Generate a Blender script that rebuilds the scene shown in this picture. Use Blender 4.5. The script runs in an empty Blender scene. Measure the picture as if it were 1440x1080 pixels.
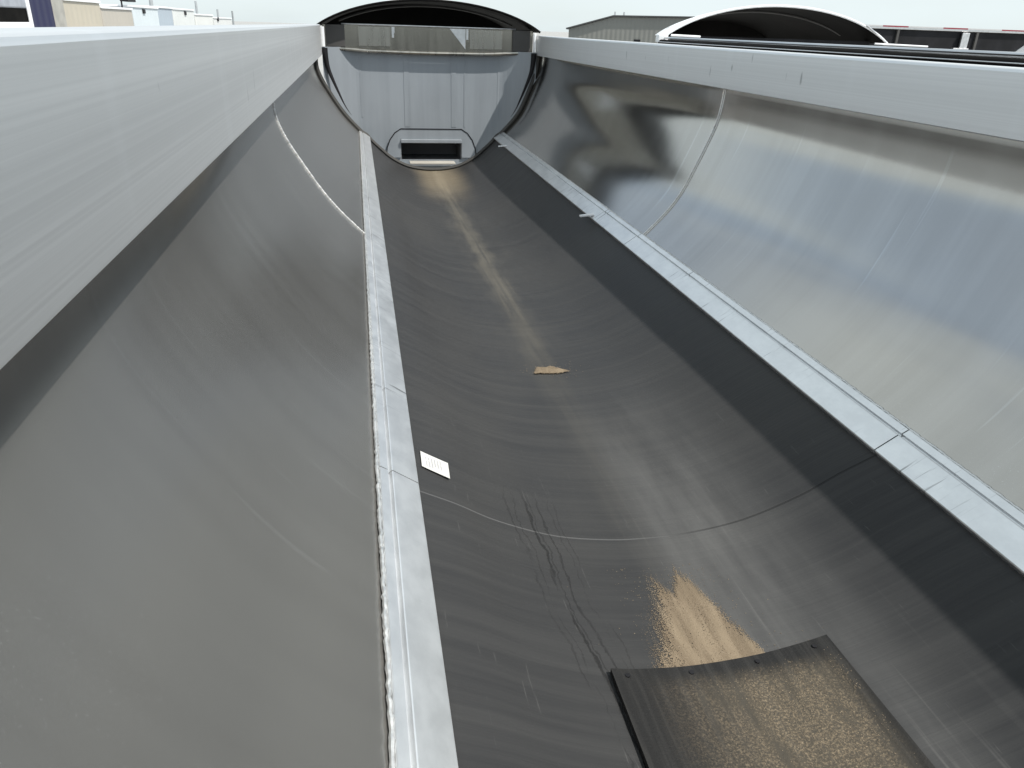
import bpy, bmesh, math, random
from mathutils import Vector, Matrix
random.seed(7)
S = bpy.context.scene
COL = S.collection
R = math.radians

# ---------------------------------------------------------------- camera
cd = bpy.data.cameras.new('camera'); cam = bpy.data.objects.new('camera', cd); COL.objects.link(cam)
S.camera = cam
F_PX, PITCH, YAW, ROLL = 1074.9, .4351, .1988, .0333
CAM = Vector((-.8397, 0, .0429))
def cam_axes():
    cy, sy, cp, sp = math.cos(YAW), math.sin(YAW), math.cos(PITCH), math.sin(PITCH)
    f = Vector((sy*cp, cy*cp, -sp)); r = Vector((cy, -sy, 0)); u = r.cross(f)
    return f, r*math.cos(ROLL)+u*math.sin(ROLL), -r*math.sin(ROLL)+u*math.cos(ROLL)
f_, r_, u_ = cam_axes()
cam.matrix_world = Matrix(((r_.x, u_.x, -f_.x, CAM.x), (r_.y, u_.y, -f_.y, CAM.y), (r_.z, u_.z, -f_.z, CAM.z), (0, 0, 0, 1)))
cd.sensor_width = 36; cd.sensor_fit = 'HORIZONTAL'; cd.lens = 36*F_PX/1440
cd.clip_start = .02; cd.clip_end = 3000

# ---------------------------------------------------------------- sky and sun
SUN = Vector((.47, -.34, .88)).normalized()          # direction towards the sun: high, from the right
elev = math.asin(SUN.z); azim = math.atan2(SUN.x, SUN.y)
w = bpy.data.worlds.new('World'); S.world = w; w.use_nodes = True
nt = w.node_tree; bg = nt.nodes['Background']
sky = nt.nodes.new('ShaderNodeTexSky'); sky.sky_type = 'NISHITA'; sky.sun_disc = False
sky.sun_elevation = elev; sky.sun_rotation = azim; sky.altitude = 200
sky.air_density = 1.0; sky.dust_density = 1.5; sky.ozone_density = 1.0
hz = nt.nodes.new('ShaderNodeMix'); hz.data_type = 'RGBA'                 # thin white overcast veils the blue
hz.inputs[7].default_value = (5.25, 5.85, 5.95, 1)
stc = nt.nodes.new('ShaderNodeTexCoord'); ssx = nt.nodes.new('ShaderNodeSeparateXYZ'); crv = nt.nodes.new('ShaderNodeFloatCurve')
snz = nt.nodes.new('ShaderNodeTexNoise'); snz.inputs['Scale'].default_value = 3.2; snz.inputs['Detail'].default_value = 5
smp = nt.nodes.new('ShaderNodeMapping'); smp.inputs['Scale'].default_value = (1, 1, 3.5)
nt.links.new(stc.outputs['Generated'], smp.inputs[0]); nt.links.new(smp.outputs[0], snz.inputs['Vector'])
nt.links.new(stc.outputs['Generated'], ssx.inputs[0]); nt.links.new(ssx.outputs[2], crv.inputs['Value'])
cv = crv.mapping.curves[0]                            # share of white haze by height: low haze, a bluer gap, thin high cloud
for i, (hx, hy) in enumerate(((0, .92), (.17, .86), (.28, .44), (.36, .5), (.5, .8), (1, .72))):
    if i in (0, 1): p_ = cv.points[i]; p_.location = (hx, hy)
    else: cv.points.new(hx, hy)
crv.mapping.update()
sad = nt.nodes.new('ShaderNodeMath'); sad.operation = 'MULTIPLY_ADD'; sad.inputs[1].default_value = .7; sad.inputs[2].default_value = -.35; sad.use_clamp = False
nt.links.new(snz.outputs['Fac'], sad.inputs[0])
ssm = nt.nodes.new('ShaderNodeMath'); ssm.operation = 'ADD'; ssm.use_clamp = True
nt.links.new(sad.outputs[0], ssm.inputs[0]); nt.links.new(crv.outputs[0], ssm.inputs[1]); nt.links.new(ssm.outputs[0], hz.inputs[0])
nt.links.new(sky.outputs[0], hz.inputs[6]); nt.links.new(hz.outputs[2], bg.inputs[0]); bg.inputs[1].default_value = .14
sl = bpy.data.lights.new('sun', 'SUN'); sun = bpy.data.objects.new('sun', sl); COL.objects.link(sun)
sl.energy = 4.8; sl.angle = R(.53); sl.color = (1, .955, .89)
sun.rotation_euler = SUN.to_track_quat('Z', 'Y').to_euler(); sun.location = (20, 2, 40)
S.view_settings.view_transform = 'Standard'; S.view_settings.look = 'None'
S.view_settings.gamma = 1; S.view_settings.exposure = .2
S.cycles.max_bounces = 8; S.cycles.glossy_bounces = 5

G = -3.0                                             # ground level; z = 0 is the trailer's top edge

# ---------------------------------------------------------------- object helpers
def wloc(o):
    v = Vector((0, 0, 0))
    while o: v += o.location; o = o.parent
    return v
def link(name, verts, faces, mat, parent=None, smooth=False, loc=None):
    off = wloc(parent) if parent else (Vector(loc) if loc else Vector((0, 0, 0)))
    me = bpy.data.meshes.new(name); me.from_pydata([tuple(Vector(v)-off) for v in verts], [], faces)
    bm = bmesh.new(); bm.from_mesh(me); bmesh.ops.recalc_face_normals(bm, faces=bm.faces); bm.to_mesh(me); bm.free()
    if smooth: me.polygons.foreach_set('use_smooth', [True]*len(me.polygons)); me.set_sharp_from_angle(angle=R(38))
    me.materials.append(mat); o = bpy.data.objects.new(name, me); COL.objects.link(o)
    if parent: o.parent = parent
    else: o.location = off
    return o
def tag(o, label=None, cat=None, group=None, kind=None):
    for k, v in (('label', label), ('category', cat), ('group', group), ('kind', kind)):
        if v: o[k] = v
    return o
def thing(name, loc, label, cat, group=None):
    o = bpy.data.objects.new(name, None); o.location = loc; o.empty_display_size = .2; COL.objects.link(o)
    return tag(o, label, cat, group)
class MB:
    def __init__(s): s.v = []; s.f = []
    def add(s, v, f):
        b = len(s.v); s.v += [tuple(p) for p in v]; s.f += [tuple(i+b for i in q) for q in f]; return s
    def box(s, x0, x1, y0, y1, z0, z1, ch=0.0):
        if ch:   # chamfer along every edge by using bmesh
            bm = bmesh.new(); bmesh.ops.create_cube(bm, size=1)
            for v in bm.verts: v.co = Vector(((x0+x1)/2+v.co.x*(x1-x0), (y0+y1)/2+v.co.y*(y1-y0), (z0+z1)/2+v.co.z*(z1-z0)))
            bmesh.ops.bevel(bm, geom=bm.edges[:], offset=ch, segments=2, affect='EDGES', profile=.5)
            bm.verts.index_update(); s.add([v.co.copy() for v in bm.verts], [[v.index for v in f.verts] for f in bm.faces]); bm.free(); return s
        return s.add([(x0,y0,z0),(x1,y0,z0),(x1,y1,z0),(x0,y1,z0),(x0,y0,z1),(x1,y0,z1),(x1,y1,z1),(x0,y1,z1)],
                     [(0,3,2,1),(4,5,6,7),(0,1,5,4),(1,2,6,5),(2,3,7,6),(3,0,4,7)])
    def tube(s, pts, rad, n=8):
        pts = [Vector(p) for p in pts]; rad = rad if isinstance(rad, (list, tuple)) else [rad]*len(pts)
        V = []; F = []; ref = None
        for i, p in enumerate(pts):
            t = (pts[min(i+1, len(pts)-1)]-pts[max(i-1, 0)]).normalized()
            a = t.orthogonal().normalized() if ref is None else (ref-t*ref.dot(t)).normalized()
            ref = a; b = t.cross(a)
            for k in range(n):
                th = 2*math.pi*k/n; V.append(p+(a*math.cos(th)+b*math.sin(th))*rad[i])
        for i in range(len(pts)-1):
            for k in range(n): F.append((i*n+k, i*n+(k+1) % n, (i+1)*n+(k+1) % n, (i+1)*n+k))
        F.append(tuple(range(n))[::-1]); F.append(tuple((len(pts)-1)*n+k for k in range(n)))
        return s.add(V, F)
    def loft(s, loop, ys, fn=None):
        """closed loop of (x,z) swept along Y; fn(x,z,y)->(x,z) may bend it"""
        n = len(loop); V = []
        for y in ys:
            for (x, z) in loop:
                X, Z = fn(x, z, y) if fn else (x, z); V.append((X, y, Z))
        F = [(i*n+k, i*n+(k+1) % n, (i+1)*n+(k+1) % n, (i+1)*n+k) for i in range(len(ys)-1) for k in range(n)]
        F.append(tuple(range(n))); F.append(tuple((len(ys)-1)*n+k for k in range(n))[::-1])
        return s.add(V, F)
    def prism(s, poly, a0, a1, axis='y'):
        """polygon in (x,z) for axis y, (y,z) for axis x, (x,y) for axis z, extruded from a0 to a1"""
        f = {'y': lambda p, a: (p[0], a, p[1]), 'x': lambda p, a: (a, p[0], p[1]), 'z': lambda p, a: (p[0], p[1], a)}[axis]
        n = len(poly); V = [f(p, a0) for p in poly]+[f(p, a1) for p in poly]
        return s.add(V, [tuple(range(n)), tuple(range(n, 2*n))[::-1]]+[(k, (k+1) % n, n+(k+1) % n, n+k) for k in range(n)])
    def build(s, name, mat, parent=None, smooth=False, loc=None): return link(name, s.v, s.f, mat, parent, smooth, loc)
def frange(a, b, step):
    n = max(1, int(round((b-a)/step))); return [a+(b-a)*i/n for i in range(n+1)]
def catmull(P, m=6):
    out = []; P = [P[0]]+list(P)+[P[-1]]
    for i in range(1, len(P)-2):
        for j in range(m):
            t = j/m; p0, p1, p2, p3 = P[i-1], P[i], P[i+1], P[i+2]
            out.append(tuple(.5*((2*p1[k])+(-p0[k]+p2[k])*t+(2*p0[k]-5*p1[k]+4*p2[k]-p3[k])*t*t+(-p0[k]+3*p1[k]-3*p2[k]+p3[k])*t**3) for k in (0, 1)))
    out.append(tuple(P[-2])); return out
def sheet_loop(line, t):
    """turn an open (x,z) polyline into a closed loop of thickness t (t>0 to the left of travel)"""
    off = []
    for i, p in enumerate(line):
        a = line[max(i-1, 0)]; b = line[min(i+1, len(line)-1)]
        dx, dz = b[0]-a[0], b[1]-a[1]; l = math.hypot(dx, dz)
        off.append((p[0]-dz/l*t, p[1]+dx/l*t))
    return list(line)+off[::-1]

# ---------------------------------------------------------------- material helpers
class Mat:
    def __init__(s, name, base=(.5, .5, .5), rough=.5, metal=0.0, spec=.5, **kw):
        s.m = bpy.data.materials.new(name); s.m.use_nodes = True; s.t = s.m.node_tree
        s.b = s.t.nodes['Principled BSDF']
        s.b.inputs['Base Color'].default_value = (*base, 1); s.b.inputs['Roughness'].default_value = rough
        s.b.inputs['Metallic'].default_value = metal; s.b.inputs['Specular IOR Level'].default_value = spec
        s.co = s.n('ShaderNodeTexCoord').outputs['Object']
    def n(s, typ, **kw):
        x = s.t.nodes.new(typ)
        for k, v in kw.items(): setattr(x, k, v)
        return x
    def l(s, a, b): s.t.links.new(a, b)
    def setin(s, sock, v):
        if hasattr(v, 'is_linked') or isinstance(v, bpy.types.NodeSocket): s.l(v, sock)
        else: sock.default_value = v
    def noise(s, scale=(1, 1, 1), detail=3, rough=.55, dist=0.0, off=(0, 0, 0)):
        mp = s.n('ShaderNodeMapping'); mp.inputs['Scale'].default_value = scale; mp.inputs['Location'].default_value = off; s.l(s.co, mp.inputs[0])
        x = s.n('ShaderNodeTexNoise'); x.inputs['Scale'].default_value = 1; x.inputs['Detail'].default_value = detail
        x.inputs['Roughness'].default_value = rough; x.inputs['Distortion'].default_value = dist
        s.l(mp.outputs[0], x.inputs['Vector']); return x.outputs['Fac']
    def ramp(s, v, a, b, lo=0.0, hi=1.0, smooth=True):
        x = s.n('ShaderNodeMapRange'); x.interpolation_type = 'SMOOTHSTEP' if smooth else 'LINEAR'
        s.l(v, x.inputs[0]); x.inputs[1].default_value = a; x.inputs[2].default_value = b
        x.inputs[3].default_value = lo; x.inputs[4].default_value = hi; return x.outputs[0]
    def math(s, op, a, b=0.0, c=None):
        x = s.n('ShaderNodeMath', operation=op); s.setin(x.inputs[0], a); s.setin(x.inputs[1], b)
        if c is not None: s.setin(x.inputs[2], c)
        return x.outputs[0]
    def mul(s, *a):
        r = a[0]
        for k in a[1:]: r = s.math('MULTIPLY', r, k)
        return r
    def xyz(s):
        x = s.n('ShaderNodeSeparateXYZ'); s.l(s.co, x.inputs[0]); return x.outputs
    def mix(s, f, a, b):
        x = s.n('ShaderNodeMix', data_type='RGBA'); s.setin(x.inputs[0], f)
        for i, v in ((6, a), (7, b)):
            if isinstance(v, bpy.types.NodeSocket): s.l(v, x.inputs[i])
            else: x.inputs[i].default_value = (*v, 1)
        return x.outputs[2]
    def color(s, v): s.l(v, s.b.inputs['Base Color']); return s
    def roughness(s, v): s.l(v, s.b.inputs['Roughness']); return s
    def bump(s, h, strength=.2, dist=.002):
        x = s.n('ShaderNodeBump'); x.inputs['Strength'].default_value = strength; x.inputs['Distance'].default_value = dist
        s.l(h, x.inputs['Height']); s.l(x.outputs[0], s.b.inputs['Normal']); return s

def metal(name, base, rough, var=.08, streak=(3, .3, 60), bumps=.05, tint=.85, cloud=(1.2, .8, 1.2)):
    a = Mat(name, base, rough, 1.0)
    n1 = a.noise(streak, 4); n2 = a.noise(cloud, 4, off=(3, 1, 7)); n3 = a.noise((160, 160, 160), 2)
    f = a.math('ADD', a.math('MULTIPLY', n1, .6), a.math('MULTIPLY', n2, .4))
    a.color(a.mix(a.ramp(f, .35, .65), tuple(c*tint for c in base), tuple(min(1, c*1.06) for c in base)))
    a.roughness(a.math('ADD', a.ramp(f, .3, .7, rough-var, rough+var), a.math('MULTIPLY', n3, .05)))
    a.bump(n1, bumps, .002); return a

mr_ = metal('rail aluminium', (.77, .775, .775), .48, .018, (1.5, .1, 150), .003, .975, (.3, .2, 6))
def scuffs(a):
    t = a.ramp(a.noise((5, 16, 4), 2, .5, off=(6, 6, 6)), .70, .76, 0, .5); g = a.ramp(a.noise((1, 1.1, 7), 1, off=(2, 9, 2)), .5, .58)
    src = a.b.inputs['Base Color'].links[0].from_socket; v = a.ramp(a.noise((1, 7, .8), 3, off=(3, 3, 9)), .5, .75, 0, .3)
    a.color(a.mix(a.mul(t, g), a.mix(v, src, (.85, .86, .87)), (.16, .16, .17)))
scuffs(mr_); m_rail = mr_.m
m_bead = metal('weld bead aluminium', (.7, .7, .69), .5, .1, (60, 60, 60), .5).m
m_alu = metal('plain aluminium', (.7, .7, .7), .35, .08, (20, 2, 20), .05).m
m_head = metal('polished header aluminium', (.27, .255, .225), .2, .05, (14, 2, 1), .05).m
def wall_material(name, ro, lo, hi, sc_=.35, me_=1.0):
    a = Mat(name, (.6, .6, .6), .3, me_)
    x, y, z = a.xyz()
    streak = a.noise((.6, 9, .6), 5, .6)             # faint bands that run down the curve
    fine = a.noise((3, 60, 3), 3, .6, off=(2, 5, 1))
    cloud = a.noise((1.1, .7, 1.3), 4, .55, off=(9, 2, 4))
    grain = a.noise((220, 220, 220), 2)
    f = a.math('ADD', a.math('MULTIPLY', streak, .45), a.math('MULTIPLY', cloud, .55))
    c = a.mix(a.ramp(f, .36, .64), lo, hi)
    scr = a.ramp(a.noise((1.2, 34, 1.2), 2, .5, off=(1, 7, 3)),   .66, .74, 0, sc_)
    spk = a.mul(a.ramp(a.noise((170, 170, 170), 3, .7, off=(1, 1, 8)), .62, .72), a.ramp(a.noise((2.2, 1.4, 2.2), 4, off=(6, 2, 2)), .4, .65), .4)
    c = a.mix(spk, c, (.75, .75, .74))
    a.color(a.mix(scr, c, (.72, .72, .71)))
    a.roughness(a.math('ADD', a.ramp(f, .3, .7, ro-.01, ro+.02), a.math('MULTIPLY', grain, .05)))
    a.bump(a.math('ADD', a.math('MULTIPLY', fine, .15), a.math('MULTIPLY', grain, .3)), .02, .001)
    return a.m
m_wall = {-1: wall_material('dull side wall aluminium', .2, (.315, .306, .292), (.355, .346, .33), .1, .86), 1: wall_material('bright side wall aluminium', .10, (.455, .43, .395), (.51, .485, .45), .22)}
def strip_material():
    a = Mat('retainer strip aluminium', (.8, .81, .82), .4, .86)
    st = a.noise((6, .5, 30), 4); mk = a.noise((3, 40, 3), 4, .6, dist=.4)
    mot = a.noise((14, 9, 14), 5, .65, off=(4, 4, 1)); gate = a.ramp(a.noise((.5, 1.3, .5), 2, off=(3, 3, 3)), .42, .62)
    dirt = a.mul(a.ramp(mk, .6, .7), gate)
    a.color(a.mix(a.math('MULTIPLY', dirt, .85), a.mix(a.math('ADD', a.math('MULTIPLY', st, .4), a.math('MULTIPLY', a.ramp(mot, .3, .7), .6)), (.68, .69, .7), (.84, .85, .855)), (.2, .2, .2)))
    a.roughness(a.ramp(mot, .3, .7, .32, .38)); a.bump(st, .02, .001); return a.m
m_strip = strip_material()
def liner_material():
    a = Mat('black plastic liner', (.035, .035, .036), .4, 0.0, .07)
    x, y, z = a.xyz()
    cross = a.noise((.9, 26, .9), 5, .6)                       # marks across the trough
    fine = a.noise((2.5, 120, 2.5), 2, .5, off=(4, 1, 2))       # planing lines
    drag = a.noise((38, .9, 20), 4, .6, off=(1, 6, 2))          # marks along the trough
    cloud = a.noise((2, .9, 1.5), 4, .55)
    speck = a.noise((260, 260, 260), 2)
    c = a.mix(a.ramp(cross, .3, .75), (.0325, .0332, .0345), (.043, .0435, .044))
    c = a.mix(a.math('MULTIPLY', a.ramp(cloud, .4, .7), .4), c, (.049, .0485, .047))
    # dusty drag lines where loads have slid, mostly right of the centre and near the rear
    near = a.ramp(y, 2.6, .9); band = a.mul(a.ramp(x, -.2, .1), a.ramp(x, .55, .3))
    dl = a.mul(a.ramp(drag, .56, .72), near, band)
    c = a.mix(a.math('MULTIPLY', dl, .28), c, (.24, .235, .225))
    # sheen painted into load-worn plastic as lighter grey, right of centre, towards the rear
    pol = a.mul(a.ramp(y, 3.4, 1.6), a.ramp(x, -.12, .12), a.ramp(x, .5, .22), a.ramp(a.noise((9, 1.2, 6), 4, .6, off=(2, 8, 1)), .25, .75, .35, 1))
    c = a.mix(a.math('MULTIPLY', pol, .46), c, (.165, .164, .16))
    # sandy trail along the lowest line
    wob = a.math('MULTIPLY', a.math('SUBTRACT', a.noise((.1, 1.6, .1), 3, off=(8, 0, 0)), .5), .22)
    xc = a.math('ADD', a.math('ADD', x, wob), a.math('MULTIPLY', a.math('SUBTRACT', y, 6.0), -.012))
    d = a.math('ABSOLUTE', xc)
    core = a.mul(a.ramp(d, .10, .01), a.ramp(y, 2.4, 4.6, .12, 1), a.ramp(drag, .3, .62, .25, 1))
    halo = a.mul(a.ramp(d, .26, .02), a.ramp(y, 2.0, 7, .15, .75), a.ramp(a.noise((12, 3, 8), 4), .35, .7))
    far = a.mul(a.ramp(y, 7.2, 8.7), a.ramp(d, .34, .1))
    c = a.mix(a.math('MULTIPLY', halo, .2), c, (.17, .16, .135))
    c = a.mix(a.math('MULTIPLY', core, .15), c, (.31, .285, .225))
    c = a.mix(a.math('MULTIPLY', far, .28), c, (.42, .34, .22))
    # gouges left of centre
    wb = a.math('MULTIPLY', a.math('SUBTRACT', a.noise((5, 3, 5), 6, .66, off=(5, 2, 0)), .5), .10)
    base = a.math('ADD', a.math('ADD', x, wb), a.math('MULTIPLY', a.math('POWER', a.math('SUBTRACT', 2.1, y), 2.0), -.06))
    brk = a.ramp(a.noise((14, 3, 14), 3, off=(7, 3, 1)), .36, .5)
    gm = None
    for gx, gw, ga in ((-.375, .006, 1.0), (-.362, .003, .6), (-.335, .004, .7), (-.43, .004, .5), (-.41, .002, .5), (-.28, .003, .4), (-.3, .002, .4)):
        ln_ = a.math('MULTIPLY', a.ramp(a.math('ABSOLUTE', a.math('SUBTRACT', base, gx)), gw, gw*.3), ga)
        gm = ln_ if gm is None else a.math('MAXIMUM', gm, ln_)
    gm = a.mul(gm, brk, a.ramp(y, 2.15, 1.95))
    seam = a.mul(a.math('LESS_THAN', a.math('ABSOLUTE', a.math('SUBTRACT', y, 1.8655)), .0032), a.ramp(x, .12, -.1), .28)
    c = a.mix(seam, c, (.2, .2, .2))
    dseam = a.mul(a.math('LESS_THAN', a.math('ABSOLUTE', a.math('SUBTRACT', y, 1.8655)), .004), a.ramp(x, .05, .2), .45)
    c = a.mix(dseam, c, (.008, .008, .008))
    c = a.mix(a.math('MULTIPLY', gm, .6), c, (.01, .01, .01))
    chalk = a.mul(a.ramp(a.noise((90, 6, 60), 3, .6, off=(3, 9, 3)), .66, .76), a.ramp(y, 3.2, 1.2))
    c = a.mix(a.math('MULTIPLY', chalk, .12), c, (.3, .3, .29))
    a.color(c)
    a.roughness(a.math('ADD', a.ramp(cross, .3, .7, .33, .42), a.math('MULTIPLY', core, .3)))
    h = a.math('MULTIPLY', fine, 1.0)
    h = a.math('ADD', h, a.math('MULTIPLY', gm, -1.2)); h = a.math('ADD', h, a.math('MULTIPLY', speck, .12))
    a.bump(h, .45, .003); return a.m
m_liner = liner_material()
def plate_material():
    a = Mat('worn rubber plate', (.03, .03, .03), .6, 0, .2)
    x, y, z = a.xyz()
    speck = a.noise((170, 170, 170), 5, .75); blot = a.noise((7, 4, 5), 4, .6, off=(2, 2, 2)); dr = a.noise((26, 2.2, 14), 4, off=(6, 1, 0))
    m = a.mul(a.ramp(speck, .4, .66), a.ramp(a.math('ADD', a.math('MULTIPLY', blot, .55), a.math('MULTIPLY', dr, .45)), .4, .56))
    side = a.mul(a.ramp(x, -.27, .02), a.ramp(x, .3, .2)); back = a.ramp(y, 1.3, 1.22)
    m = a.mul(m, side, back)
    grey = a.ramp(a.noise((60, 3, 40), 4, off=(1, 1, 5)), .4, .7)
    c = a.mix(grey, (.014, .014, .014), (.027, .0265, .0255))
    c = a.mix(a.math('MULTIPLY', a.mul(side, back), .4), c, (.11, .095, .07))
    c = a.mix(a.math('MULTIPLY', m, .8), c, a.mix(a.ramp(a.noise((240, 240, 240), 3, .7), .35, .65), (.085, .066, .045), (.29, .232, .158)))
    a.color(c); a.roughness(a.ramp(speck, .3, .7, .5, .8)); a.bump(speck, .5, .004); return a.m
m_plate = plate_material()
def sand_material(name, full_):
    a = Mat(name, (.5, .39, .25), .9, 0, .2)
    g = a.noise((420, 420, 420), 2); b = a.noise((30, 4, 20), 4, .6)
    c = a.mix(a.ramp(b, .35, .7), (.145, .112, .076), (.215, .17, .117)); a.color(a.mix(a.math('MULTIPLY', a.ramp(g, .5, .7), .4), c, (.3, .25, .185)))
    a.bump(g, .6, .003)
    at = a.n('ShaderNodeAttribute', attribute_name='cover').outputs['Fac']     # how thickly the sand lies
    st = a.noise((60, 2.4, 30), 4, .65, off=(2, 4, 1)); fn = a.noise((330, 330, 330), 2)
    e = a.math('ADD', a.math('MULTIPLY', st, .3), a.math('MULTIPLY', fn, .7))
    al = a.math('LESS_THAN', a.ramp(e, .3, .7, smooth=False), a.math('MULTIPLY', at, full_)); a.l(al, a.b.inputs['Alpha'])
    return a.m
def plain(name, base, rough=.5, metal_=0.0, var=.12, sc=(2, 2, 2), fine=0.0):
    a = Mat(name, base, rough, metal_); n1 = a.noise(sc, 4)
    a.color(a.mix(a.ramp(n1, .35, .68), tuple(c*(1-var) for c in base), tuple(min(1, c*(1+var)) for c in base)))
    if fine: a.bump(a.noise((fine, fine, fine), 3), .3, .003)
    return a.m
m_dark = plain('dark steel', (.014, .014, .016), .6, 0, .3); m_dark.node_tree.nodes['Principled BSDF'].inputs['Specular IOR Level'].default_value = .2
m_canopy_in = plain('canopy inner lining', (.007, .0065, .006), .8, 0, .3); m_canopy_in.node_tree.nodes['Principled BSDF'].inputs['Specular IOR Level'].default_value = .06
m_white = plain('white paint', (.8, .81, .82), .35, 0, .04)
m_paper = None

# ---------------------------------------------------------------- ground
def ground():
    a = Mat('yard gravel', (.2, .19, .175), .9)
    n1 = a.noise((.15, .15, .15), 5); n2 = a.noise((9, 9, 9), 4)
    a.color(a.mix(a.math('ADD', a.math('MULTIPLY', n1, .6), a.math('MULTIPLY', n2, .4)), (.26, .26, .255), (.38, .38, .37))); a.bump(n2, .5, .03)
    o = link('ground', [(-1500, -1500, G), (1500, -1500, G), (1500, 1500, G), (-1500, 1500, G)], [(0, 1, 2, 3)], a.m)
    tag(o, kind='structure')
ground()

# ================================================================ the open trailer we stand in
Y0, YE = -1.2, 9.38                                   # rear and front ends of the trough
Y1, Y2, Y3 = 4.42, 1.87, 3.16                         # joints
WALL = [(1.248, -.225), (1.240, -.33), (1.222, -.43), (1.178, -.55), (1.115, -.70), (1.055, -.83), (.975, -.945), (.84, -1.088), (.80, -1.118)]
LIN = [(.80, -1.116), (.735, -1.158), (.62, -1.216), (.492, -1.290), (.31, -1.363), (.128, -1.396), (0, -1.402)]
WALL_OUT = [(1.276, -.225), (1.292, -.33), (1.286, -.43), (1.24, -.55), (1.152, -.70), (1.068, -.83), (.978, -.945), (.84, -1.088), (.80, -1.118)]   # left wall bulged further out to widen the shadow under its rail
wall_r = catmull(WALL, 5); wall_l = catmull(WALL_OUT, 5); lin_r = catmull(LIN, 5)
def deepen(x, z, y):
    t = max(0, min(1, (y-1.2)/8.2)); k = t*t*(3-2*t)*.122
    return x, z-k*max(0, 1-(x/.76)**4)
def lz(x, y):
    ax = abs(x)
    for (xa, za), (xb, zb) in zip(lin_r, lin_r[1:]):
        if xb <= ax <= xa: z = za+(zb-za)*(xa-ax)/max(1e-6, xa-xb); return deepen(x, z, y)[1]
    return -1.13

T = thing('dump_trailer', (0, 0, G), 'open half round aluminium dump trailer seen from inside, with a black liner', 'trailer')
YS = frange(Y0, YE, .35)
for s in (-1, 1):
    zt, zb = (.022, -.281) if s < 0 else (-.022, -.232)
    a, b = 1.2, (1.345 if s < 0 else 1.305)
    c = .012
    loop = [(a, zb+.004), (a, zt-c), (a+c*.3, zt-c*.3), (a+c, zt), (b-c, zt), (b, zt-c), (b, zb), (a+.004, zb)]
    MB().loft([(s*x, z) for x, z in loop], [Y0, YE]).build('top_rail', m_rail, T)
    ln = [(s*x, z) for x, z in (wall_l if s < 0 else wall_r)]; ln[0] = (ln[0][0], zb-.001)
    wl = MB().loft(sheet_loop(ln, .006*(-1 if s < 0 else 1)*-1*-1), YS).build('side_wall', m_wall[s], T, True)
    # weld seam down the curve
    wm = MB()
    for dy in ((0,) if s < 0 else (-.011, .011)):
        pts = []; rr = []
        for i in range(len(ln)-1):
            for k in range(8):
                t = k/8; p = (ln[i][0]+(ln[i+1][0]-ln[i][0])*t, ln[i][1]+(ln[i+1][1]-ln[i][1])*t)
                pts.append((p[0]-s*.001, Y1+dy+random.uniform(-.0012, .0012)+(.13 if s < 0 else -.01), p[1]+.001)); rr.append((.0062 if s < 0 else .0042)*random.uniform(.8, 1.25))
        wm.tube(pts, rr, 6)
    wm.build('weld_seam', m_bead, wl, True)
# outer skin
full = [(-x, z) for x, z in wall_l]+[(-x, z) for x, z in lin_r[1:]]+[(x, z) for x, z in lin_r[::-1][1:]]+[(x, z) for x, z in wall_r[::-1][1:]]
outer = sheet_loop(full, -.02)[len(full):][::-1]
MB().loft(sheet_loop(outer, -.006), [Y0, 2, 4.5, 7, YE], deepen).build('outer_skin', m_alu, T, True)
# liner in three lengths, each a hair lower than the one behind it
lin_full = [(-x, z) for x, z in lin_r]+[(x, z) for x, z in lin_r[::-1][1:]]
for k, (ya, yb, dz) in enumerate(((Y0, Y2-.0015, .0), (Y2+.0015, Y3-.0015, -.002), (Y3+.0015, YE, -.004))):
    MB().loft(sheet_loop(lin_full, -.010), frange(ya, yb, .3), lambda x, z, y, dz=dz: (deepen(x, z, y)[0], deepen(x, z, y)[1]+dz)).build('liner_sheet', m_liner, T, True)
# aluminium strips that hold the liner edges
SU, SL = Vector((.838, -1.086)), Vector((.730, -1.154))
dirS = (SL-SU).normalized(); L = (SL-SU).length; nS = Vector((dirS.y, -dirS.x)); nS = nS if nS.x < 0 else -nS
STR = [(0, -.012), (0, .010), (.002, .012), (.026, .012), (.029, .003), (.034, .003), (.037, .015), (.040, .016), (L-.003, .013), (L, .010), (L, -.012)]
for s in (-1, 1):
    for ya, yb in ((Y0, Y2-.0025), (Y2+.0025, Y1-.003), (Y1+.003, YE-.02)):
        loop = []
        for u, h in STR:
            p = SU+dirS*u+nS*h; loop.append((s*p.x, p.y))
        MB().loft(loop, frange(ya, yb, .4)).build('retainer_strip', m_strip, T)
    # lumpy weld bead where the strip meets the side wall
    bm_ = MB(); pts = []; rr = []; y = Y0
    while y < YE-.03:
        p = SU-dirS*.004+nS*.006
        pts.append((s*p.x+random.uniform(-.0018, .0018), y, p.y+random.uniform(-.0012, .0012))); rr.append((.0062 if s < 0 else .005)*random.uniform(.75, 1.15)); y += random.uniform(.008, .016)
    bm_.tube(pts, rr, 7).build('weld_bead', m_bead, T, True)
# small clips that stick out of the right strip
for yc in (5.17, 8.58):
    c = MB(); p = SL+nS*.012
    c.add([(p.x+.02, yc-.016, p.y+.016), (p.x+.02, yc+.024, p.y+.016), (p.x-.075, yc+.02, p.y+.004), (p.x-.075, yc-.012, p.y+.004),
           (p.x+.02, yc-.016, p.y+.024), (p.x+.02, yc+.024, p.y+.024), (p.x-.075, yc+.02, p.y+.014), (p.x-.075, yc-.012, p.y+.014)],
          [(0, 1, 2, 3), (4, 7, 6, 5), (0, 3, 7, 4), (1, 5, 6, 2), (0, 4, 5, 1), (3, 2, 6, 7)])
    c.build('clip', m_white, T)

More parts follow.
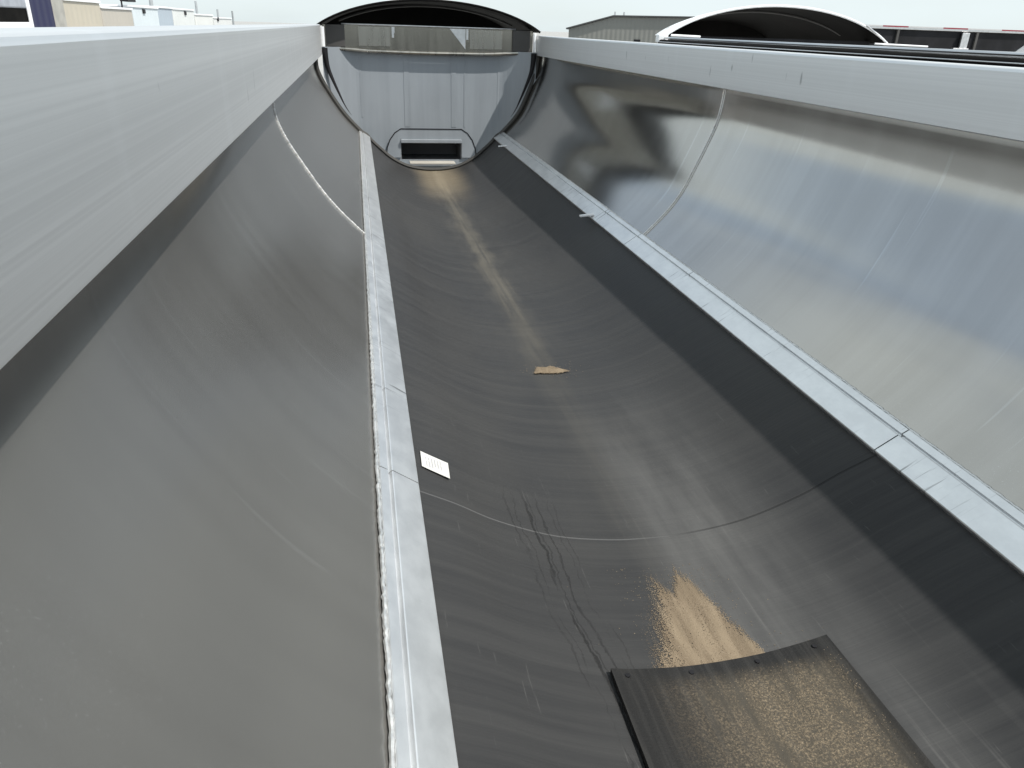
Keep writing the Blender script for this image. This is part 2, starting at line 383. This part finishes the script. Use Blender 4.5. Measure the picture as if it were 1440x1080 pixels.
# ---- front bulkhead
YB = 9.56
def by(x):                                            # corners of the bulkhead curve towards us
    ax = abs(x); return YB if ax < .80 else YB-.20*((ax-.80)/.38)**1.6
def pz(x):
    ax = min(abs(x), 1.235)
    if ax < .80: return lz(x, YE)
    for (xa, za), (xb, zb) in zip(wall_r, wall_r[1:]):
        if xb <= ax <= xa: return za+(zb-za)*(xa-ax)/max(1e-6, xa-xb)
    return -.28
mb_ = metal('bulkhead aluminium', (.245, .27, .295), .5, .06, (9, 1, .5), .03, .92, (1.5, 1, 1.5)); mb_.b.inputs['Metallic'].default_value = .06; m_bulk = mb_.m
HX, HT, HB = .365, -1.185, -1.425
xs = sorted(set([round(-1.2+2.4*i/48, 4) for i in range(49)]+[-HX, HX]))
b = MB()
for xa, xb in zip(xs, xs[1:]):
    def col(za0, zb0, za1, zb1):
        b.add([(xa, by(xa), za0), (xb, by(xb), zb0), (xb, by(xb), zb1), (xa, by(xa), za1),
               (xa, by(xa)+.008, za0), (xb, by(xb)+.008, zb0), (xb, by(xb)+.008, zb1), (xa, by(xa)+.008, za1)],
              [(0, 1, 2, 3), (4, 7, 6, 5), (0, 4, 5, 1), (3, 2, 6, 7)])
    za, zb = pz(xa)-.01, pz(xb)-.01
    if -HX-1e-6 <= xa and xb <= HX+1e-6:
        col(HT, HT, -.2, -.2); col(za, zb, HB, HB)
    else: col(za, zb, -.2, -.2)
bulk = b.build('bulkhead', m_bulk, T)
# faint vertical break lines of the bulkhead sheet
for xx, ww in ((-.80, .012), (.80, .012), (-.28, .03), (.27, .03), (.40, .008)):
    MB().box(xx-ww, xx+ww, YB-.0035, YB-.0005, -1.05 if abs(xx) < .7 else -.95, -.24, .002).build('rib', m_bulk, bulk)
# trapezoid doubler round the hoist pocket
b = MB()
oc = [(-.54, -1.40), (-.525, -1.29), (-.49, -1.20), (-.43, -1.12), (-.36, -1.075), (.36, -1.075), (.43, -1.12), (.49, -1.20), (.525, -1.29), (.54, -1.40)]
ic = [(-HX, -1.40), (-HX, -1.34), (-HX, -1.28), (-HX, -1.22), (-HX, HT), (HX, HT), (HX, -1.22), (HX, -1.28), (HX, -1.34), (HX, -1.40)]
for i in range(len(oc)-1):
    q = [oc[i], oc[i+1], ic[i+1], ic[i]]
    b.add([(x, YB-.022, z) for x, z in q]+[(x, YB-.001, z) for x, z in q], [(0, 1, 2, 3), (7, 6, 5, 4), (0, 4, 5, 1), (2, 6, 7, 3)])
b.build('doubler_plate', m_bulk, bulk)
b = MB().tube([(x*1.004, YB-.02, z+.003) for x, z in oc], .007, 6); b.build('weld_bead', m_dark, bulk, True)
b = MB().box(-HX+.01, HX-.01, YB+.02, YB+.5, HT-.03, HT-.02).box(-HX+.01, HX-.01, YB+.02, YB+.5, HB-.02, HB-.01).box(-HX, -HX+.009, YB+.009, YB+.5, HB-.03, HT).box(HX-.009, HX, YB+.009, YB+.5, HB-.03, HT).box(-HX, HX, YB+.501, YB+.51, HB-.03, HT)
b.build('hoist_pocket', plain('pocket steel', (.14, .145, .155), .6), bulk)
b = MB().box(-HX+.002, HX-.002, YB-.05, YB+.018, HT-.045, HT-.002, .006).build('pocket_lintel', m_bulk, bulk)
b = MB().box(-.27, .27, YB-.2, YB-.023, -1.452, -1.437, .003).build('pocket_sill', plain('dusty sill', (.42, .4, .36), .6), bulk)
# dark rubber seal round the end of the trough
seal = [(x*.985, z+.012) for x, z in full]
b = MB().tube([(deepen(x, z, YE)[0], YE-.012, deepen(x, z, YE)[1]) for x, z in seal], .022, 8).build('rim_seal', plain('worn rubber seal', (.04, .039, .036), .6), bulk, True)
b = MB()
for s in (-1, 1):
    b = MB().tube([(s*(x-.075), YE-.03, z+.015) for x, z in wall_r[:-11]], [.034*(1-i/len(wall_r[:-11])) for i in range(len(wall_r[:-11]))], 8)
    b.build('rim_channel', m_dark, bulk, True)
# header beam and its lip
b = MB().box(-1.19, 1.19, YB-.045, YB+.2, -.236, .03, .006); hd = b.build('header_beam', m_head, T); m_head_pale = metal('pale header aluminium', (.36, .345, .31), .26, .05, (16, 2, 1), .03).m; m_bow = plain('dull bow steel', (.06, .057, .054), .6)
pts = [(-1.15, -.215), (-.9, -.222), (-.6, -.236), (0, -.242), (.6, -.236), (.9, -.222), (1.15, -.215)]
MB().tube([(x, YB-.062, z) for x, z in catmull(pts, 4)], .0205, 8).build('header_lip', m_head_pale, hd, True)
MB().tube([(-.98, YB-.05, .034), (.98, YB-.05, .034)], .009, 8).build('header_flange', m_alu, hd, True)
for xa, xb in ((-.80, -.45), (.45, .83)): MB().box(xa, xb, YB-.053, YB-.0455, -.185, .015, .003).build('header_lit_area', m_head_pale, hd)  # paler plates added where the header is lit, sunlight put into the colour
for xx in (-.42, .42):
    MB().box(xx-.012, xx+.012, YB-.06, YB-.0455, -.09, .02).build('header_bracket', m_alu, hd)
for s in (-1, 1):
    MB().box(s*1.175-.012, s*1.175+.012, YE-.05, YE-.005, -.20, .0, .003).build('end_post', m_white, T)
    MB().box(s*1.05-.105, s*1.05+.10, YB-.075, YB-.046, -.20, .026, .004).build('header_cheek', m_bow, hd)
    MB().prism([(s*.22, .02), (s*.40, .02), (s*.40, -.19)] if s > 0 else [(-.43, .02), (-.40, .02), (-.40, -.05)], YB-.055, YB-.0455).build('header_lit_wedge', m_alu, hd)  # lit triangle on the header, shaped as a bright aluminium plate

def canopy(cx, yf, yb, zb, rise, half, parent, m_out, m_in, taper=0.0):
    """domed sheet over the front end: arch, dark lining, closed front"""
    arch = [(cx+half*math.sin(t), zb+rise*(math.cos(t)-math.cos(R(58)))/(1-math.cos(R(58)))) for t in [R(-58)+R(116)*i/28 for i in range(29)]]
    k = half/math.sin(R(58))/half
    arch = [(cx+(x-cx)*k, z) for x, z in arch]
    def tp(x, z, y):
        q = 1-taper*max(0, min(1, (y-yf)/(yb-yf)))**1.3; return cx+(x-cx)*q, zb+(z-zb)*q
    YC = frange(yf, yb, .2)
    o = MB().loft(sheet_loop(arch, .008), YC, tp).build('canopy', m_out, parent, True)
    inn = sheet_loop(arch, -.004)[len(arch):][::-1]
    MB().loft(sheet_loop(inn, -.006), frange(yf+.015, yb-.02, .2), tp).build('canopy_lining', m_in, o, True)
    MB().prism([tp(x, z, yb) for x, z in [(cx-half, zb-.02)]+arch+[(cx+half, zb-.02)]], yb-.018, yb-.002).build('canopy_end', m_in, o)
    bow = [(cx+(x-cx)*.97, z-.03) for x, z in arch[3:-3]]
    MB().tube([(x, yf+.55, z-.02) for x, z in bow], .012, 8).build('canopy_bow', m_bow, o, True)
    MB().tube([(x, yf, z-.004) for x, z in arch], .012, 8).build('canopy_edge', m_in if m_out is not m_white else m_white, o, True)
    return o
canopy(0, 9.37, 11.4, .015, .285, 1.24, T, m_alu, m_canopy_in)

# closed tailgate behind the camera
MB().prism([(-x, z) for x, z in full[::-1]]+[(1.2, -.02), (-1.2, .02)], Y0-.06, Y0-.01).build('tailgate', m_alu, T)
# ---- wear plate bolted over the liner close to us
b = MB(); nx, ny = 16, 10; xs = [-.312+.592*i/nx for i in range(nx+1)]
def pp(x, t, h):
    yf = 1.320+.055*x; yb = .2
    y = yf+(yb-yf)*t; xx = x+(.03*t if x > 0 else -.012*t); return (xx, y, lz(xx, y)+h)
V = []
for h in (.019, .003):
    for j in range(ny+1):
        for i in range(nx+1): V.append(pp(xs[i], j/ny, h))
idx = lambda h, i, j: h*(nx+1)*(ny+1)+j*(nx+1)+i
Fc = []
for j in range(ny):
    for i in range(nx):
        Fc.append((idx(0, i, j), idx(0, i+1, j), idx(0, i+1, j+1), idx(0, i, j+1))); Fc.append((idx(1, i, j), idx(1, i, j+1), idx(1, i+1, j+1), idx(1, i+1, j)))
for j in range(ny):
    for i in (0, nx): Fc.append((idx(0, i, j), idx(0, i, j+1), idx(1, i, j+1), idx(1, i, j)))
for i in range(nx):
    for j in (0, ny): Fc.append((idx(0, i, j), idx(0, i+1, j), idx(1, i+1, j), idx(1, i, j)))
plate = b.add(V, Fc).build('wear_plate', m_plate, T); plate['label'] = 'sand worn black rubber plate bolted over the liner near the rear'
for x in (-.275, -.105, .075, .232):
    p = Vector(pp(x, .02, .0195)); MB().tube([p-Vector((0, 0, .004)), p+Vector((0, 0, .0025))], .0065, 10).build('bolt', m_dark, plate)
# paper tag stuck to the liner beside the left strip
def paper():
    a = Mat('printed paper', (.82, .82, .8), .6)
    x, y, z = a.xyz()
    n = a.noise((90, 30, 30), 2); lines = a.math('GREATER_THAN', a.math('SINE', a.math('MULTIPLY', x, 700.0)), .2)
    inx = a.mul(a.math('GREATER_THAN', x, -.69), a.math('LESS_THAN', x, -.638), a.math('GREATER_THAN', y, 2.02), a.math('LESS_THAN', y, 2.08))
    a.color(a.mix(a.mul(lines, inx, a.ramp(n, .35, .5), .6), (.52, .52, .5), (.2, .2, .22))); return a.m
q = [(-.703, 2.106), (-.618, 2.086), (-.622, 1.990), (-.705, 2.012)]
V = []; nn = 5
for h in (.0016, .0006):
    for j in range(nn+1):
        for i in range(nn+1):
            s, t = i/nn, j/nn
            x = (q[0][0]*(1-s)+q[1][0]*s)*(1-t)+(q[3][0]*(1-s)+q[2][0]*s)*t; y = (q[0][1]*(1-s)+q[1][1]*s)*(1-t)+(q[3][1]*(1-s)+q[2][1]*s)*t
            V.append((x, y, lz(x, y)+h+.002+(.004*s*s if h > .001 else .004*s*s)))
k2 = (nn+1)**2; Fc = []
for j in range(nn):
    for i in range(nn):
        a0 = j*(nn+1)+i; Fc.append((a0, a0+1, a0+nn+2, a0+nn+1)); Fc.append((k2+a0, k2+a0+nn+1, k2+a0+nn+2, k2+a0+1))
tg = MB().add(V, Fc).build('paper_sticker', paper(), T); tg['label'] = 'small white paper sticker on the black liner beside the left strip'

# ---- sand
def sand(name, poly, h, mat, label, soft=0.0):
    cx = sum(p[0] for p in poly)/len(poly); cy = sum(p[1] for p in poly)/len(poly)
    rings = [1.06, 1, .92, .82, .7, .55, .38, .2]; n = len(poly); V = []; F = []; A = []
    for k, f in enumerate(rings):
        for x, y in poly:
            X, Y = cx+(x-cx)*f, cy+(y-cy)*f; d = max(0, 1-f)
            V.append((X, Y, lz(X, Y)+.0012+h*d**.7*random.uniform(.8, 1.15))); A.append(min(1, max(0, (1.06-f)/(.34+soft*max(0, -(x-cx-(y-cy)*.3)/.1)))))
    V.append((cx, cy, lz(cx, cy)+h+.001)); A.append(1)
    for k in range(len(rings)-1):
        for i in range(n): F.append((k*n+i, k*n+(i+1) % n, (k+1)*n+(i+1) % n, (k+1)*n+i))
    for i in range(n): F.append(((len(rings)-1)*n+i, (len(rings)-1)*n+(i+1) % n, len(rings)*n))
    o = link(name, V, F, mat, None, True, (0, 0, G))
    o.data.attributes.new('cover', 'FLOAT', 'POINT').data.foreach_set('value', A); return tag(o, label, 'sand')
def dense(P, m=6, j=.004):
    out = []
    for i, a in enumerate(P):
        c = P[(i+1) % len(P)]
        for k in range(m): out.append((a[0]+(c[0]-a[0])*k/m+random.uniform(-j, j), a[1]+(c[1]-a[1])*k/m+random.uniform(-j, j)))
    return out
sand('sand_pile', dense([(-.107, 3.172), (-.07, 3.26), (-.04, 3.235), (.0, 3.272), (.04, 3.23), (.09, 3.185), (.02, 3.168)], 4, .005), .012, sand_material('loose sand', 1.15), 'small pile of pale tan sand caught at a seam halfway along the black liner')
sand('sand_patch', dense([(-.085, 1.735), (-.03, 1.635), (.022, 1.745), (.075, 1.585), (.10, 1.46), (.15, 1.28), (.0, 1.25), (-.13, 1.24), (-.235, 1.24)], 8, .003), .003, sand_material('sand film', .8), 'thin tan sand patch with two peaks against the bolted rubber plate', .22)

# loose grains caught on the plate and around the sand
def grains():
    m = MB(); rnd = random.Random(3); k = 0
    oct_f = [(0, 2, 4), (2, 1, 4), (1, 3, 4), (3, 0, 4), (2, 0, 5), (1, 2, 5), (3, 1, 5), (0, 3, 5)]
    def grain(x, y, z, r):
        a, b, c = r*rnd.uniform(.7, 1.3), r*rnd.uniform(.7, 1.3), r*rnd.uniform(.5, .9)
        m.add([(x+a, y, z), (x-a, y, z), (x, y+b, z), (x, y-b, z), (x, y, z+c), (x, y, z-c)], oct_f)
    clumps = [(rnd.gauss(.12, .09), rnd.uniform(.75, 1.26), rnd.uniform(.008, .035)) for _ in range(150)]
    while k < 2600:
        cx, cy, cr = rnd.choice(clumps); x, y = rnd.gauss(cx, cr), rnd.gauss(cy, cr*1.6)
        if -.29 < x < .275 and .7 < y < 1.285+.055*x: grain(x, y, lz(x, y)+.0195, rnd.uniform(.0006, .0016)); k += 1
    for _ in range(500):
        x, y = rnd.gauss(-.01, .1), rnd.uniform(1.34, 1.72); grain(x, y, lz(x, y)+.001, rnd.uniform(.0007, .0016))
    for _ in range(160):
        x, y = rnd.gauss(-.01, .07), rnd.gauss(3.22, .05); grain(x, y, lz(x, y)+.001, rnd.uniform(.0009, .002))
    o = m.build('sand_grains', plain('sand grains', (.2, .16, .11), .9, 0, .35, (90, 90, 90)), None, False, (0, 0, G))
    tag(o, 'loose tan sand grains scattered over the black plate and liner', 'sand', None, 'stuff')
grains()

# ================================================================ neighbouring trailer on the right
nx0, ny0 = 3.58, 8.22
N = thing('dump_trailer', (nx0, 0, G), 'parked dump trailer on the right with white domed canopy open to a dark inside', 'trailer')
nfull = [(nx0+x, z) for x, z in full]
MB().loft(sheet_loop(nfull, .012), [-2.5, ny0+.15]).build('body_shell', m_alu, N, True)
for s in (-1, 1):
    MB().box(nx0+s*1.25-.05, nx0+s*1.25+.05, -2.5, ny0+.15, -.26, -.014, .008).build('top_rail', m_alu, N)
MB().tube([(nx0-1.345, -2.5, -.052), (nx0-1.345, ny0-.1, -.052)], .042, 12).build('rolled_tarp', m_canopy_in, N, True)
MB().tube([(nx0-1.39, -2.5, -.034), (nx0-1.39, ny0-.1, -.034)], .003, 8).build('tarp_bar', m_alu, N, True)
MB().tube([(nx0-1.285, -2.5, .003), (nx0-1.285, ny0, .003)], .011, 8).build('rail_cap', m_alu, N, True)
canopy(nx0, ny0, ny0+1.7, .02, .325, 1.285, N, m_white, m_canopy_in, .42)
MB().prism([(nx0-1.2, -.3), (nx0+1.2, -.3), (nx0+1.2, .03), (nx0-1.2, .03)], ny0+.2, ny0+.28).build('bulkhead', m_dark, N)
MB().box(nx0-1.36, nx0-1.25, ny0-.03, ny0+.05, -.04, .035, .01).build('canopy_bracket', m_white, N)
MB().tube([(nx0-1.22, ny0-.02, .03), (nx0-.9, ny0-.02, .024)], .011, 8).build('latch_bar', m_white, N, True)
MB().tube([(nx0+.98, ny0-.02, .19), (nx0+1.25, ny0-.02, .03)], .009, 8).build('canopy_strut', m_alu, N, True)
MB().tube([(nx0+1.1, ny0-.05, .012), (nx0+1.75, ny0-.05, .0)], .009, 8).build('latch_bar', m_white, N, True)

# ================================================================ black hopper trailer far right
def tape_mat():
    a = Mat('reflective tape', (.8, .8, .8), .3); x, y, z = a.xyz()
    f = a.math('FRACT', a.math('MULTIPLY', x, .62)); r = a.math('LESS_THAN', f, .42)
    a.color(a.mix(r, (.5, .5, .5), (.25, .03, .045))); return a.m
H = thing('hopper_trailer', (13, 18.6, G), 'long black trailer with red and white reflective tape along its top edge', 'trailer')
MB().prism([(9.2, .30), (15.75, .30), (15.0, -.22), (13.6, -1.6), (11.2, -1.6), (9.2, -.5)], 18, 20.4).build('hopper', m_dark, H)
MB().box(9.15, 19.5, 17.94, 20.46, .302, .38, .01).build('top_rail', m_alu, H)
MB().box(9.2, 19.4, 17.925, 17.938, .35, .378).build('reflective_tape', tape_mat(), H)
for xx in (11.85, 14.0, 16.0): MB().box(xx-.03, xx+.03, 17.95, 17.998, -.5, .3).build('side_post', m_bow, H)
MB().box(13.55, 13.75, 17.9, 17.96, -.1, .28, .01).box(13.35, 13.78, 17.86, 17.95, -.16, -.06, .01).build('crank_bracket', m_alu, H)
MB().prism([(15.95, .30), (19.4, .30), (19.4, -1.2), (17.6, -1.6), (15.2, -.25)], 18.2, 20.2).build('white_backdrop', m_white, H)  # white shape added to stand for the bright ground beyond the hopper
for xx in (10.2, 18.5):
    for yy in (18.3, 20.1):
        MB().tube([(xx, yy-.14, G+.52), (xx, yy+.14, G+.52)], .52, 20).build('wheel', m_dark, H)
MB().box(9.4, 19.2, 18.5, 18.65, -2.1, -1.85).box(9.4, 19.2, 19.75, 19.9, -2.1, -1.85).build('frame', m_dark, H)

# ================================================================ grey shed beyond
def siding(name, base, sc=9, axis=0):
    a = Mat(name, base, .55); x = a.xyz()[axis]
    wv = a.math('SINE', a.math('MULTIPLY', x, sc*6.283)); n1 = a.noise((.4, .4, .9), 4)
    a.color(a.mix(n1, tuple(c*.88 for c in base), tuple(c*1.1 for c in base))); a.bump(wv, .35, .02); return a.m
def swing(m, px=10.75, py=45, an=R(-15)):          # the shed stands turned a little to the right
    m.v = [(px+(x-px)*math.cos(an)-(y-py)*math.sin(an), py+(x-px)*math.sin(an)+(y-py)*math.cos(an), z) for x, y, z in m.v]; return m
B = thing('shed', (17, 50, G), 'grey metal shed with a low pitched roof behind the white canopy', 'building')
swing(MB().prism([(10.75, G), (10.75, .12), (13.15, .78), (22, .9), (25, .2), (25, G)], 45, 62)).build('wall', siding('grey siding', (.19, .193, .178), 4), B)
rf = [(10.6, .10), (13.12, .80), (22, .92), (25.1, .2)]
swing(MB().prism(sheet_loop(rf, .07), 44.85, 62.1)).build('roof', plain('roof trim', (.06, .06, .06), .5), B)
for xx in (13.25, 13.75): swing(MB().tube([(xx, 46, .8), (xx, 46, 1.06)], .045, 8)).build('vent_pipe', m_alu, B)
swing(MB().box(14.35, 14.7, 44.93, 44.99, -.40, -.30)).build('vent', m_dark, B)

# ================================================================ row of trailers and boxes on the left
XR = -12.0
def container(name, ya, yb, zt, base, label, cat, depth=9, roof=True, doors=True, group=None, x=XR, lip=.1, seam=None):
    c = thing(name, (x-depth/2, (ya+yb)/2, G), label, cat, group)
    MB().box(x-depth, x, ya, yb, G+.9, zt, .03).build('body', siding(name+' side '+cat, base, 1.6, 1), c)
    if roof: MB().box(x-depth-.03, x+.06, ya-.02, yb+.02, zt+.002, zt+lip, .02).build('roof_trim', m_white, c)
    MB().box(x-depth+.3, x-.3, ya+.3, yb-.3, G+.55, G+.88).build('frame', m_dark, c)
    for dx in (.9, depth-1):
        for yy in (ya+.25, yb-.25):
            MB().tube([(x-dx, yy-.12, G+.48), (x-dx, yy+.12, G+.48)], .48, 18).build('wheel', m_dark, c)
    return c
c = thing('coach', (-14, 28, G), 'white vehicle with a long black window band and grey roof edge', 'vehicle')
MB().box(-15, -12, 23, 32.25, G+.5, -.26, .05).build('body', m_white, c)
MB().box(-14.96, -12.03, 23.05, 32.2, -.258, .16).build('window_band', m_canopy_in, c)
MB().box(-15, -12, 23, 32.25, .162, .7, .05).build('roof', plain('grey roof band', (.3, .32, .36), .5), c)
MB().box(-12.02, -11.96, 32.2, 32.46, G+.6, .68, .02).build('corner_post', m_white, c)
for yy in (25, 30): MB().tube([(-12.3, yy, G+.5), (-12.02, yy, G+.5)], .5, 18).build('wheel', m_dark, c)
c = container('box_trailer', 32.5, 36.0, 1.0, (.004, .005, .05), 'dark blue box trailer with a pale grey corner beside the white coach', 'trailer')
MB().box(XR-.05, XR+.03, 34.75, 36.02, G+.9, .98, .02).build('corner_post', plain('grey post', (.33, .32, .29), .5), c)
container('storage_box', 36.1, 40.95, .50, (.46, .42, .34), 'tall beige storage box with white roof trim next to the blue trailer', 'storage box')
container('storage_box', 41.05, 46.4, .30, (.43, .40, .35), 'lower beige storage box between the tall beige one and the pale blue one', 'storage box')
container('box_trailer', 46.6, 52.3, .44, (.58, .64, .67), 'pale blue white box trailer with a floodlight on its roof edge', 'trailer')
container('box_trailer', 52.4, 56.2, .50, (.36, .42, .48), 'narrow blue grey box trailer beside the pale blue white one', 'trailer')
container('box_trailer', 56.4, 63.5, .48, (.62, .64, .63), 'long pale grey box trailer left of the thin poles', 'trailer')
container('box_trailer', 63.9, 71.5, .22, (.64, .65, .63), 'low off white box trailer at the second pole', 'trailer')
container('box_trailer', 72, 82, .05, (.6, .61, .6), 'farthest low grey white box trailer at the end of the row', 'trailer')
for yy, zz, ww in ((48.6, .18, .35), (60, .2, .4), (73.5, -.15, .5)):
    v = MB().box(XR+.005, XR+.06, yy, yy+ww*1.4, zz, zz+ww*.6).build('vent_box', m_dark, None, False, (XR, yy, zz)); tag(v, {48.6: 'small dark vent box on the pale blue white trailer side', 60: 'small dark vent box on the long pale grey trailer side', 73.5: 'small dark vent box on the farthest low trailer'}[yy], 'vent')
fl = thing('floodlight', (XR-.3, 46, .4), 'black floodlight on a short arm above the beige storage box', 'light')
MB().tube([(XR-.3, 45.9, .38), (XR-.3, 45.9, .72)], .04, 8).build('arm', m_dark, fl)
MB().box(XR-.5, XR-.1, 46.4, 48.0, .7, .87, .03).build('lamp_head', m_dark, fl)
mp_ = plain('grey pole', (.3, .32, .33), .5)
for (x, y, zt, rr, lab) in ((XR-1, 55.5, 2.6, .14, 'thick grey pole rising out of the frame behind the blue grey trailer'), (XR-1, 70.6, 1.25, .12, 'grey pole behind the low off white trailer, tallest of the thin ones'),
                           (XR-1, 81, .82, .12, 'short grey pole near the far end of the trailer row'), (XR-1, 90.5, .8, .12, 'farthest thin grey pole at the end of the row')):
    p = thing('pole', (x, y, G), lab, 'pole', 'poles behind the trailer row')
    MB().tube([(x, y, G), (x, y, zt)], [rr, rr*.7], 10).build('shaft', mp_, p, True); MB().box(x-.2, x+.2, y-.2, y+.2, G, G+.08).build('base_plate', mp_, p)
